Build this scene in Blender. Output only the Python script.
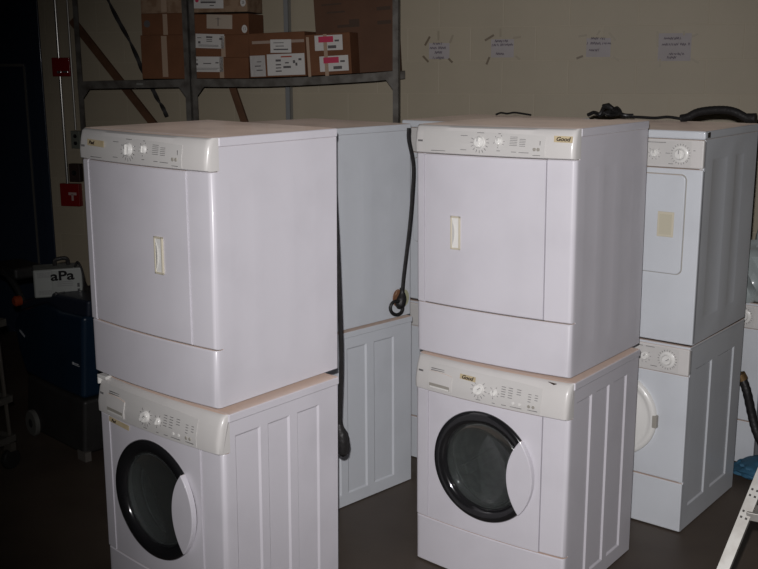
import bpy, bmesh, math, random
from mathutils import Vector, Matrix
for o in list(bpy.data.objects): bpy.data.objects.remove(o)
C = bpy.context.scene.collection
SC = bpy.context.scene
R = math.radians

# ------------------------------------------------------------------ camera
CH, CF, CP, CR = 2.0435, 1019.5, 0.2154, -0.005
fw = Vector((0, math.cos(CP), -math.sin(CP)))
up0 = Vector((0, math.sin(CP), math.cos(CP))); rt0 = Vector((1, 0, 0))
rt = math.cos(CR)*rt0 + math.sin(CR)*up0
up = -math.sin(CR)*rt0 + math.cos(CR)*up0
CAM = Vector((0, 0, CH))
cd = bpy.data.cameras.new('camera'); cam = bpy.data.objects.new('camera', cd); C.objects.link(cam)
cd.sensor_width = 36; cd.lens = CF*36/758; cd.clip_start = .05; cd.clip_end = 60
M4 = Matrix.Identity(4)
for i in range(3):
    M4[i][0] = rt[i]; M4[i][1] = up[i]; M4[i][2] = -fw[i]; M4[i][3] = CAM[i]
cam.matrix_world = M4
SC.camera = cam
# ------------------------------------------------------------------ world, lights, exposure
SC.view_settings.view_transform = 'Standard'; SC.view_settings.look = 'None'
SC.view_settings.gamma = 1; SC.view_settings.use_curve_mapping = False
SC.view_settings.exposure = 0.0
wd = bpy.data.worlds.new('dim_room_air'); SC.world = wd; wd.use_nodes = True
wd.node_tree.nodes['Background'].inputs[0].default_value = (.9, .85, .78, 1)
wd.node_tree.nodes['Background'].inputs[1].default_value = .022
fl = bpy.data.lights.new('camera_flash', 'SPOT'); fl.energy = 490; fl.color = (1.0, .975, .985)
fl.spot_size = R(70); fl.spot_blend = .95; fl.shadow_soft_size = .018
flo = bpy.data.objects.new('camera_flash', fl); C.objects.link(flo)
flo.location = CAM + up*.11 - rt*.03
flo.rotation_euler = (Vector((.55, 3.5, 1.30)) - flo.location).to_track_quat('-Z', 'Y').to_euler()

def ray(px, py): return fw + rt*((px-379)/CF) - up*((py-284.5)/CF)
def onplane(px, py, P0, n):
    d = ray(px, py); t = ((Vector(P0)-CAM).dot(n))/d.dot(n); return CAM + d*t
def atY(px, py, Y): return onplane(px, py, (0, Y, 0), Vector((0, 1, 0)))
def onfloor(px, py, z=0): return onplane(px, py, (0, 0, z), Vector((0, 0, 1)))

# ------------------------------------------------------------------ materials
def mat(name, col, rough=.5, metal=0, coat=0, noise=None, bump=None, spec=.5, trans=0, ior=1.45):
    m = bpy.data.materials.new(name); m.use_nodes = True
    nt = m.node_tree; b = nt.nodes['Principled BSDF']
    b.inputs['Base Color'].default_value = (*col, 1); b.inputs['Roughness'].default_value = rough
    b.inputs['Metallic'].default_value = metal; b.inputs['Coat Weight'].default_value = coat
    b.inputs['Coat Roughness'].default_value = .08
    b.inputs['Specular IOR Level'].default_value = spec
    b.inputs['Transmission Weight'].default_value = trans; b.inputs['IOR'].default_value = ior
    tc = nt.nodes.new('ShaderNodeTexCoord')
    if noise:      # (scale, colour2, low, high, amount)
        sc, c2, lo, hi = noise
        n = nt.nodes.new('ShaderNodeTexNoise'); n.inputs['Scale'].default_value = sc; n.inputs['Detail'].default_value = 6
        nt.links.new(tc.outputs['Object'], n.inputs['Vector'])
        r = nt.nodes.new('ShaderNodeValToRGB'); r.color_ramp.elements[0].position = lo; r.color_ramp.elements[1].position = hi
        r.color_ramp.elements[0].color = (*col, 1); r.color_ramp.elements[1].color = (*c2, 1)
        nt.links.new(n.outputs['Fac'], r.inputs['Fac']); nt.links.new(r.outputs['Color'], b.inputs['Base Color'])
    if bump:
        sc, st = bump
        n2 = nt.nodes.new('ShaderNodeTexNoise'); n2.inputs['Scale'].default_value = sc; n2.inputs['Detail'].default_value = 3
        nt.links.new(tc.outputs['Object'], n2.inputs['Vector'])
        bp = nt.nodes.new('ShaderNodeBump'); bp.inputs['Strength'].default_value = st; bp.inputs['Distance'].default_value = .01
        nt.links.new(n2.outputs['Fac'], bp.inputs['Height']); nt.links.new(bp.outputs['Normal'], b.inputs['Normal'])
    return m

def enamel(name, col, lit_dust=(.66, .49, .39)):
    """white enamel sheet with faint smudges; dusty brown film on faces that look up, grazing light put into its tan and sheen"""
    m = mat(name, col, .32, 0, .25, (5, tuple(c*.93 for c in col), .45, .75))
    nt = m.node_tree; b = nt.nodes['Principled BSDF']
    src = b.inputs['Base Color'].links[0].from_socket
    g = nt.nodes.new('ShaderNodeNewGeometry'); s = nt.nodes.new('ShaderNodeSeparateXYZ')
    nt.links.new(g.outputs['True Normal'], s.inputs[0])
    tc = nt.nodes.new('ShaderNodeTexCoord'); n = nt.nodes.new('ShaderNodeTexNoise'); n.inputs['Scale'].default_value = 4.5; n.inputs['Detail'].default_value = 5
    nt.links.new(tc.outputs['Object'], n.inputs['Vector'])
    st = nt.nodes.new('ShaderNodeMapRange'); st.inputs[1].default_value = .3; st.inputs[2].default_value = .6; st.inputs[3].default_value = .7; st.inputs[4].default_value = 1
    nt.links.new(n.outputs['Fac'], st.inputs[0])
    r = nt.nodes.new('ShaderNodeMapRange'); r.inputs[1].default_value = .85; r.inputs[2].default_value = .97
    nt.links.new(s.outputs['Z'], r.inputs[0])
    mu = nt.nodes.new('ShaderNodeMath'); mu.operation = 'MULTIPLY'
    nt.links.new(r.outputs[0], mu.inputs[0]); nt.links.new(st.outputs[0], mu.inputs[1])
    sw = nt.nodes.new('ShaderNodeMath'); sw.operation = 'MULTIPLY'; sw.inputs[1].default_value = .42; nt.links.new(mu.outputs[0], sw.inputs[0]); nt.links.new(sw.outputs[0], b.inputs['Sheen Weight']); b.inputs['Sheen Roughness'].default_value = .55; b.inputs['Sheen Tint'].default_value = (1, .80, .68, 1)  # painted-on sheen lifts the dusty tops where grazing light is weak
    mx = nt.nodes.new('ShaderNodeMix'); mx.data_type = 'RGBA'
    nt.links.new(mu.outputs[0], mx.inputs[0]); nt.links.new(src, mx.inputs[6]); mx.inputs[7].default_value = (*lit_dust, 1)
    nt.links.new(mx.outputs[2], b.inputs['Base Color'])
    return m

ENA = enamel('white_enamel', (.68, .66, .705))
ENB = enamel('cool_cast_white_enamel', (.64, .665, .70))  # own cool white of flat-front machines; on the C stack a painted light cast
PLA = enamel('console_plastic', (.66, .64, .62))
PLB = mat('console_overlay_plastic', (.61, .595, .575), .35, 0, .2)
KNO = mat('knob_plastic', (.78, .77, .74), .3, 0, .3)
MRK = mat('grey_printing', (.17, .165, .165), .6)
BLK = mat('black_gloss_plastic', (.012, .012, .013), .16, 0, .5)
RUB = mat('black_rubber', (.016, .015, .015), .45, bump=(60, .3))
GLA = mat('smoked_glass', (.30, .33, .32), .04, trans=.9, spec=.5, ior=1.3)
DRM = mat('drum_steel', (.30, .30, .30), .38, .8, noise=(30, (.18, .18, .18), .4, .6))
CAV = mat('cavity_grey', (.08, .08, .08), .8)
TAN = mat('masking_tape_tan', (.56, .47, .30), .7, noise=(40, (.50, .40, .24), .4, .7))
INK = mat('marker_ink', (.05, .035, .025), .6)
HAN = mat('aged_handle_plastic', (.62, .57, .45), .4)
SHW = mat('handle_recess', (.35, .33, .29), .5)

# ------------------------------------------------------------------ helpers
def link(name, me, m, parent=None, bevel=0, seg=2, ang=35):
    if m is not None:
        me.materials.clear(); me.materials.append(m)
    for p in me.polygons: p.use_smooth = True
    me.set_sharp_from_angle(angle=R(ang))
    o = bpy.data.objects.new(name, me); C.objects.link(o)
    if parent: o.parent = parent
    if bevel:
        b = o.modifiers.new('bevel', 'BEVEL'); b.width = bevel; b.segments = seg; b.limit_method = 'ANGLE'; b.angle_limit = R(40)
        b.harden_normals = True
    return o
class MB:
    def __init__(s): s.b = bmesh.new()
    def face(s, pts):
        vs = [s.b.verts.new(p) for p in pts]
        return s.b.faces.new(vs)
    def box(s, a, b, M=None):
        r = bmesh.ops.create_cube(s.b, size=1); vs = r['verts']
        a = Vector(a); b = Vector(b); c = (a+b)/2; d = b-a
        for v in vs:
            v.co = Vector((v.co.x*d.x, v.co.y*d.y, v.co.z*d.z)) + c
            if M: v.co = M @ v.co
        return s
    def beam(s, p, q, w, t, side=Vector((0, 1, 0))):
        p = Vector(p); q = Vector(q); d = (q-p).normalized(); n = d.cross(side).normalized(); k = n.cross(d).normalized()
        cs = []
        for e in (p, q): cs.append([e+n*sx*w/2+k*sy*t/2 for sx, sy in ((-1, -1), (1, -1), (1, 1), (-1, 1))])
        A = [s.b.verts.new(x) for x in cs[0]]; B = [s.b.verts.new(x) for x in cs[1]]
        s.b.faces.new(A[::-1]); s.b.faces.new(B)
        for i in range(4): s.b.faces.new([A[i], A[(i+1) % 4], B[(i+1) % 4], B[i]])
        return s
    def tube(s, pts, r, n=10, closed=False, prof=None):
        pts = [Vector(p) for p in pts]; L = len(pts); rings = []
        last = None
        for i, p in enumerate(pts):
            a = pts[i-1] if (i > 0 or closed) else p; b = pts[(i+1) % L] if (i < L-1 or closed) else p
            t = (b-a).normalized()
            if last is None:
                h = Vector((0, 0, 1)) if abs(t.z) < .9 else Vector((1, 0, 0)); u = t.cross(h).normalized()
            else:
                u = (last - t*last.dot(t)).normalized()
            last = u; v = t.cross(u)
            rr = r[i] if isinstance(r, (list, tuple)) else r
            if prof: rr *= prof(i)
            rings.append([s.b.verts.new(p + u*math.cos(k*2*math.pi/n)*rr + v*math.sin(k*2*math.pi/n)*rr) for k in range(n)])
        for i in range(L if closed else L-1):
            A = rings[i]; B = rings[(i+1) % L]
            for k in range(n): s.b.faces.new([A[k], A[(k+1) % n], B[(k+1) % n], B[k]])
        if not closed: s.b.faces.new(rings[0][::-1]); s.b.faces.new(rings[-1])
        return s
    def lathe(s, prof, c=(0, 0, 0), axis='y', n=32, cap=True):
        """prof: (radius, along) pairs; axis y or z"""
        c = Vector(c); rings = []
        for r, h in prof:
            ring = []
            for k in range(n):
                a = 2*math.pi*k/n
                if axis == 'y': p = Vector((r*math.cos(a), h, r*math.sin(a)))
                elif axis == 'x': p = Vector((h, r*math.cos(a), r*math.sin(a)))
                else: p = Vector((r*math.cos(a), r*math.sin(a), h))
                ring.append(s.b.verts.new(p+c))
            rings.append(ring)
        for A, B in zip(rings, rings[1:]):
            for k in range(n): s.b.faces.new([A[k], A[(k+1) % n], B[(k+1) % n], B[k]])
        if cap: s.b.faces.new(rings[0][::-1]); s.b.faces.new(rings[-1])
        return s
    def prism(s, poly, y0, y1, M=None):
        """poly of (x,z) extruded from y0 to y1"""
        A = [s.b.verts.new((x, y0, z)) for x, z in poly]; B = [s.b.verts.new((x, y1, z)) for x, z in poly]
        s.b.faces.new(A); s.b.faces.new(B[::-1])
        for i in range(len(poly)):
            j = (i+1) % len(poly); s.b.faces.new([A[i], B[i], B[j], A[j]])
        return s
    def mesh(s, name='m'):
        bmesh.ops.recalc_face_normals(s.b, faces=s.b.faces[:])
        me = bpy.data.meshes.new(name); s.b.to_mesh(me); s.b.free(); return me
    def build(s, name, m, parent=None, **k):
        return link(name, s.mesh(name), m, parent, **k)
def tag(o, label=None, cat=None, group=None, kind=None):
    for k, v in (('label', label), ('category', cat), ('group', group), ('kind', kind)):
        if v: o[k] = v
    return o
def empty(name, loc=(0, 0, 0), rz=0, label=None, cat=None, group=None):
    o = bpy.data.objects.new(name, None); C.objects.link(o); o.location = loc; o.rotation_euler = (0, 0, rz)
    o.empty_display_size = .1
    return tag(o, label, cat, group)
def struct(o): o['kind'] = 'structure'; return o
def dup(o, parent=None):
    c = o.copy(); C.objects.link(c)
    if parent is not None: c.parent = parent
    for ch in [x for x in bpy.data.objects if x.parent == o]: dup(ch, c)
    return c
def smooth_path(pts, n=8):
    pts = [Vector(p) for p in pts]; out = []
    P = [pts[0]*2-pts[1]] + pts + [pts[-1]*2-pts[-2]]
    for i in range(1, len(P)-2):
        for k in range(n):
            t = k/n; a, b, c, d = P[i-1], P[i], P[i+1], P[i+2]
            out.append(.5*((2*b)+(c-a)*t+(2*a-5*b+4*c-d)*t*t+(3*b-a-3*c+d)*t**3))
    out.append(pts[-1]); return out
def text_mesh(txt, size, depth=.0006, shear=0, squeeze=1, offset=0):
    cu = bpy.data.curves.new('writing', 'FONT'); cu.body = txt; cu.size = size; cu.extrude = depth; cu.shear = shear
    cu.offset = offset
    cu.align_x = 'CENTER'; cu.align_y = 'CENTER'
    o = bpy.data.objects.new('writing', cu); C.objects.link(o)
    dg = bpy.context.evaluated_depsgraph_get(); dg.update()
    me = bpy.data.meshes.new_from_object(o.evaluated_get(dg)); bpy.data.objects.remove(o)
    for v in me.vertices: v.co = Vector((v.co.x*squeeze, -v.co.z, v.co.y))
    return me

# ------------------------------------------------------------------ room shell
WA = R(16)
Wd = Vector((math.cos(WA), -math.sin(WA), 0)); Wn = Vector((-math.sin(WA), -math.cos(WA), 0)); W0 = Vector((0, 6.75, 0))
def onwall(px, py, off=0): return onplane(px, py, W0+Wn*off, Wn)
def wloc(px, py, off=0):
    """wall-frame coordinates (s along wall, z) of a picture point"""
    q = onwall(px, py, off); return (q-W0).dot(Wd), q.z
sL = wloc(39, 20)[0]

def wall_mat():
    m = mat('painted_block_wall', (.36, .31, .225), .55, 0, 0); nt = m.node_tree; b = nt.nodes['Principled BSDF']
    tc = nt.nodes.new('ShaderNodeTexCoord'); sp = nt.nodes.new('ShaderNodeSeparateXYZ'); cb = nt.nodes.new('ShaderNodeCombineXYZ')
    nt.links.new(tc.outputs['Object'], sp.inputs[0])
    nt.links.new(sp.outputs['X'], cb.inputs[0]); nt.links.new(sp.outputs['Z'], cb.inputs[1])
    br = nt.nodes.new('ShaderNodeTexBrick'); br.inputs['Scale'].default_value = 1
    br.inputs['Brick Width'].default_value = .406; br.inputs['Row Height'].default_value = .2045; br.inputs['Mortar Size'].default_value = .005; br.inputs['Mortar Smooth'].default_value = .8
    br.inputs['Color1'].default_value = (.36, .31, .225, 1); br.inputs['Color2'].default_value = (.345, .297, .216, 1); br.inputs['Mortar'].default_value = (.385, .333, .243, 1)
    nt.links.new(cb.outputs[0], br.inputs['Vector'])
    n = nt.nodes.new('ShaderNodeTexNoise'); n.inputs['Scale'].default_value = 2.2; n.inputs['Detail'].default_value = 7
    nt.links.new(tc.outputs['Object'], n.inputs['Vector'])
    mr = nt.nodes.new('ShaderNodeMapRange'); mr.inputs[3].default_value = .86; mr.inputs[4].default_value = 1.1
    nt.links.new(n.outputs['Fac'], mr.inputs[0])
    mx = nt.nodes.new('ShaderNodeVectorMath'); mx.operation = 'SCALE'
    nt.links.new(br.outputs['Color'], mx.inputs[0]); nt.links.new(mr.outputs[0], mx.inputs['Scale'])
    nt.links.new(mx.outputs[0], b.inputs['Base Color'])
    bp = nt.nodes.new('ShaderNodeBump'); bp.inputs['Strength'].default_value = .2; bp.inputs['Distance'].default_value = .004; bp.invert = True
    nt.links.new(br.outputs['Fac'], bp.inputs['Height']); nt.links.new(bp.outputs['Normal'], b.inputs['Normal'])
    return m
WALL = wall_mat()
def floor_mat():
    m = mat('worn_concrete', (.058, .043, .033), .5, noise=(1.6, (.095, .073, .055), .35, .7), bump=(9, .12)); return m
FLO = floor_mat()
def slab(name, a, b, m, loc=(0, 0, 0), rz=0):
    o = MB().box(a, b).build(name, m); o.location = loc; o.rotation_euler = (0, 0, rz); return struct(o)
slab('floor', (-6, -1.5, -.1), (5.2, 9, 0), FLO)
HC = 3.6
slab('wall_back', (sL, 0, 0), (5.6, .2, HC), WALL, W0, -WA)
slab('wall_right', (5.0, -1.5, 0), (5.2, 5.6, HC), WALL)
slab('wall_left', (-5.2, -1.5, 0), (-5.0, 8.0, HC), mat('dark_painted_wall', (.05, .05, .055), .6, noise=(3, (.03, .03, .035), .4, .6)))
slab('ceiling', (-6, -1.5, HC), (5.2, 9, HC+.1), mat('ceiling_paint', (.28, .25, .21), .8, noise=(3, (.22, .2, .17), .4, .6)))
# dark navy steel door beyond the end of the block wall
NAV = mat('navy_gloss_paint', (.018, .026, .044), .3, 0, .35, bump=(14, .35))
NAL = mat('door_edge_trim', (.10, .095, .085), .45)
sD = wloc(26, 90, -.12)[0]
door = MB().box((sL-3.2, .12, 0), (sL+.02, .17, HC)).build('door_1', NAV); door.location = W0; door.rotation_euler = (0, 0, -WA); struct(door)
fr = MB().box((sL-.075, -.012, 0), (sL, .12, HC)).build('trim_1', NAV, None, bevel=.006); fr.location = W0; fr.rotation_euler = (0, 0, -WA); struct(fr)
t_ = MB().box((sD-.007, .112, 0), (sD+.007, .12, 2.02)).box((sL-3.2, .1, 2.02), (sD, .12, 2.04)).build('door_seam', NAL, door)

# ------------------------------------------------------------------ laundry machines, first kind (bowed fronts)
W = .686; HW = W/2; D1 = .601; BOW = .020; CRR = .016
def F(x):
    a = abs(x)
    y = -BOW*(1-(x/HW)**2)
    if a > HW-CRR: y += CRR-math.sqrt(max(0, CRR**2-(a-(HW-CRR))**2))
    return y
def xsamp(x0, x1):
    s = set()
    for i in range(25): s.add(round(x0+(x1-x0)*i/24, 5))
    for sg in (-1, 1):
        for k in (0, .3, .6, .8, .93, 1):
            x = sg*(HW-CRR+CRR*k)
            if x0 < x < x1: s.add(round(x, 5))
    return sorted(s)
def sweep(mb, prof, x0, x1, fn=F):
    """closed profile of (y,z,follow) carried across the bowed front"""
    rings = []
    for x in xsamp(x0, x1):
        rings.append([mb.b.verts.new((x, y+(fn(x) if fo else 0), z)) for y, z, fo in prof])
    n = len(prof)
    for A, B in zip(rings, rings[1:]):
        for k in range(n): mb.b.faces.new([A[k], A[(k+1) % n], B[(k+1) % n], B[k]])
    mb.b.faces.new(rings[0][::-1]); mb.b.faces.new(rings[-1])
    return mb
def slabF(mb, x0, x1, z0, z1, off=0, back=.035):
    e = .004
    return sweep(mb, [(off+e, z0, 1), (off, z0+e, 1), (off, z1-e, 1), (off+e, z1, 1), (back, z1, 0), (back, z0, 0)], x0, x1)
def body(H, D, ribs, zc, depth, y0=.035, cavity=.42, w=W, inset=.02):
    """cabinet shell: side sheets with pressed panels, back, bottom, top and an open front cavity"""
    mb = MB(); b = mb.b; hw = w/2
    vc = [y0]+[x for r in ribs for x in r]+[D]; zcs = [0, zc[0], zc[1], H]
    for sg in (-1, 1):
        G = [[b.verts.new((sg*hw, v, z)) for z in zcs] for v in vc]; rf = []
        for i in range(len(vc)-1):
            for j in range(3):
                q = [G[i][j], G[i+1][j], G[i+1][j+1], G[i][j+1]]
                f = b.faces.new(q if sg > 0 else q[::-1])
                if j == 1 and i % 2 == 1: rf.append(f)
        if depth:
            b.normal_update()
            r = bmesh.ops.inset_individual(b, faces=rf, thickness=.011, depth=-depth)
    for q in ([(-hw, y0, H), (hw, y0, H), (hw, D, H), (-hw, D, H)], [(-hw, D, 0), (-hw, D, H), (hw, D, H), (hw, D, 0)],
              [(-hw, y0, 0), (-hw, D, 0), (hw, D, 0), (hw, y0, 0)]):
        mb.face(q)
    i = inset; yb = min(y0+cavity, D-.02)
    o = [(-hw, 0), (hw, 0), (hw, H), (-hw, H)]; n_ = [(-hw+i, i), (hw-i, i), (hw-i, H-i), (-hw+i, H-i)]
    for k in range(4):
        j = (k+1) % 4
        mb.face([(o[k][0], y0, o[k][1]), (o[j][0], y0, o[j][1]), (n_[j][0], y0, n_[j][1]), (n_[k][0], y0, n_[k][1])])
        mb.face([(n_[k][0], y0, n_[k][1]), (n_[j][0], y0, n_[j][1]), (n_[j][0], yb, n_[j][1]), (n_[k][0], yb, n_[k][1])])
    mb.face([(x, yb, z) for x, z in n_])
    me = bpy.data.meshes.new('body'); b.to_mesh(me); b.free(); return me
def knob(parent, x, y, z, r, tilt, ang=0, dep=.02):
    mb = MB().lathe([(r*1.12, .002), (r*1.12, -.003), (r, -.005), (r*.93, -dep*.6), (r*.86, -dep*.68)], n=28)
    mb.box((-r*.26, -dep, -r*.82), (r*.26, -dep*.5, r*.82))
    o = mb.build('knob', KNO, parent, bevel=.001)
    o.location = (x, y, z); o.rotation_euler = (-tilt, R(ang), 0)
    ln = MB().box((-r*.06, -dep-.0006, r*.1), (r*.06, -dep+.0005, r*.8)).build('pointer', MRK, o)
    return o
def feet(parent, D, zt=.014, w=W):
    for sx in (-1, 1):
        for y in (.07, D-.06):
            MB().lathe([(.02, 0), (.02, zt*.6), (.012, zt*.6), (.012, zt+.002)], (sx*(w/2-.06), y, 0), 'z', 14).build('foot', RUB, parent)
def dashes(mb, x, z, w, hgt, yf): mb.box((x-w/2, yf(x, z)-.0022, z-hgt/2), (x+w/2, yf(x, z)+.002, z+hgt/2))
def ticks(mb, x, z, r0, r1, yf, a0, a1, n, t=.0012):
    for k in range(n):
        a = R(a0+(a1-a0)*k/(n-1)); p = Vector((x+r0*math.cos(a), 0, z+r0*math.sin(a))); q = Vector((x+r1*math.cos(a), 0, z+r1*math.sin(a)))
        p.y = yf(p.x, p.z)-.0016; q.y = yf(q.x, q.z)-.0016
        mb.beam(p, q, t*1.5, .0014)
rnd = random.Random(4)
U = lambda u: u-HW        # front coordinate (0..W) to local x

def console(root, z0, z1, top_rise, lean, proud=.010):
    """bulging control console, z0..z1, leaning back by `lean`"""
    h = z1-z0
    pr = [(-proud+.006, z0, 1), (-proud, z0+.004, 1), (-proud-.001, z0+h*.3, 1), (-proud+lean*.35, z0+h*.7, 1), (-proud+lean*.8, z0+h*.93, 1),
          (-proud+lean+.008, z1, 1), (.0365, z1, 0), (.0365, z0, 0)]
    mb = MB(); sweep(mb, pr, -HW-.0012, HW+.0012, lambda x: F(max(-HW, min(HW, x*.9985))))
    o = mb.build('console', PLA, root, ang=40)
    def yf(x, z):
        t = (z-z0)/h
        pts = [(0.03, -proud), (.3, -proud-.001), (.7, -proud+lean*.35), (.93, -proud+lean*.8), (1, -proud+lean+.008)]
        y = pts[0][1]
        for (a, ya), (b2, yb) in zip(pts, pts[1:]):
            if a <= t <= b2: y = ya+(yb-ya)*(t-a)/(b2-a)
        return F(x)+y
    return o, yf
def overlay(parent, yf, x0, x1, za, zb, z0, name='control_panel', m=None, th=.0012):
    """thin overlay plate following the console, its top edge arched"""
    mb = MB(); n = 24; rows = 6; G = []
    for i in range(n+1):
        x = x0+(x1-x0)*i/n; t = i/n
        zt = zb-(zb-za)*.10*(t**4)
        G.append([mb.b.verts.new((x, yf(x, z0+(zt-z0)*j/rows)-th, z0+(zt-z0)*j/rows)) for j in range(rows+1)])
    for A, B in zip(G, G[1:]):
        for j in range(rows): mb.b.faces.new([A[j], B[j], B[j+1], A[j+1]])
    per = [g[0] for g in G]+G[-1][1:]+[g[-1] for g in G[::-1]][1:]+G[0][::-1][1:-1]
    ring = [mb.b.verts.new(v.co+Vector((0, th+.002, 0))) for v in per]
    for i in range(len(per)):
        j = (i+1) % len(per); mb.b.faces.new([per[i], ring[i], ring[j], per[j]])
    return mb.build(name, m or PLB, parent)

def make_dryer(name):
    H = .913; b0 = .012
    t = empty(name)
    lid = .882
    me = body(lid-b0, D1, [(.075, .19), (.225, .335), (.375, .49)], (.10, .76), .0008, cavity=.05)
    o = link('cabinet', me, ENA, t); o.location.z = b0
    mb = MB()
    mb.box((-HW-.003, .0375, lid), (HW+.003, D1+.004, H))
    mb.build('lid', ENA, t, bevel=.005, seg=3)
    c, yf = console(t, .806, .912, .0, .016, .012)
    ov = overlay(t, yf, U(.045), U(.576), .812, .893, .812)
    mk = MB()
    ticks(mk, U(.311), .856, .029, .040, yf, -200, 20, 11); ticks(mk, U(.392), .862, .019, .024, yf, 0, 330, 6)
    for i in range(6): dashes(mk, U(.452), .879-.006*i, .030, .0016, yf)
    for i in range(5): dashes(mk, U(.488), .872-.006*i, .024, .0016, yf)
    for u, z, w in ((.24, .878, .03), (.24, .826, .026), (.392, .828, .014), (.455, .826, .02), (.495, .825, .04), (.14, .818, .10), (.545, .817, .03), (.311, .890, .03), (.392, .889, .01)):
        dashes(mk, U(u), z, w, .002, yf)
    mk.box((U(.556), yf(U(.556), .86)-.0022, .845), (U(.5585), yf(U(.556), .86)+.001, .868))
    mk.build('markings', MRK, t)
    for u in (.537, .552):
        bt = MB().lathe([(.0062, .002), (.0062, -.002), (.005, -.003)], n=16).build('button', SHW, t); bt.location = (U(u), yf(U(u), .838)-.001, .838)
    mb = MB()
    for i in range(5): mb.box((U(.020+.0048*i), yf(U(.0235+.0048*i), .85)-.001, .849), (U(.0235+.0048*i), yf(U(.022+.0048*i), .85)+.002, .856))
    mb.build('maker_marks', MRK, t)
    knob(t, U(.311), yf(U(.311), .856), .856, .021, R(4), 0)
    knob(t, U(.392), yf(U(.392), .862), .862, .0135, R(4), 0, .014)
    for xa, xb, of in ((-HW, U(.0425), -.003), (U(.5795), HW, .004)):
        mb = MB(); slabF(mb, xa, xb, .215, .803, of); mb.build('front_strip', ENA, t)
    mb = MB(); slabF(mb, U(.045), U(.576), .217, .802, .0); mb.build('door', ENA, t)
    mb = MB(); slabF(mb, -HW, HW, b0, .212, 0); mb.build('lower_panel', ENA, t)
    dark = MB(); slabF(dark, -HW+.006, HW-.006, .203, .81, .012, .04); dark.build('seam_backing', CAV, t)
    # recessed pull: frame with a scooped hollow
    x0, x1, z0, z1 = -.022, .022, .443, .572
    mb = MB(); y = 0
    mb.box((x0, y-.004, z0), (x0+.007, y+.014, z1)).box((x1-.007, y-.004, z0), (x1, y+.014, z1)).box((x0, y-.004, z0), (x1, y+.014, z0+.007)).box((x0, y-.004, z1-.007), (x1, y+.014, z1))
    h = mb.build('handle', HAN, t, bevel=.0015)
    mb = MB(); n = 10; zz = [z0+.007+(z1-z0-.014)*k/n for k in range(n+1)]
    for a, b2 in zip(range(n), range(1, n+1)):
        sa = math.sin(math.pi*a/n); sb = math.sin(math.pi*b2/n)
        mb.face([(x0+.006, y-.001, zz[a]), (x1-.006, y+.001-.004*0, zz[a]), (x1-.006, y+.001, zz[b2]), (x0+.006, y-.001, zz[b2])])
        mb.face([(x0+.006, y-.002, zz[a]), (x0+.006+.016*sa, y-.006*sa-.001, zz[a]), (x0+.006+.016*sb, y-.006*sb-.001, zz[b2]), (x0+.006, y-.002, zz[b2])])
    mb.build('grip', KNO, h)
    h.location = (U(.41), F(U(.41))+.001, 0)
    feet(t, D1)
    return t

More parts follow.
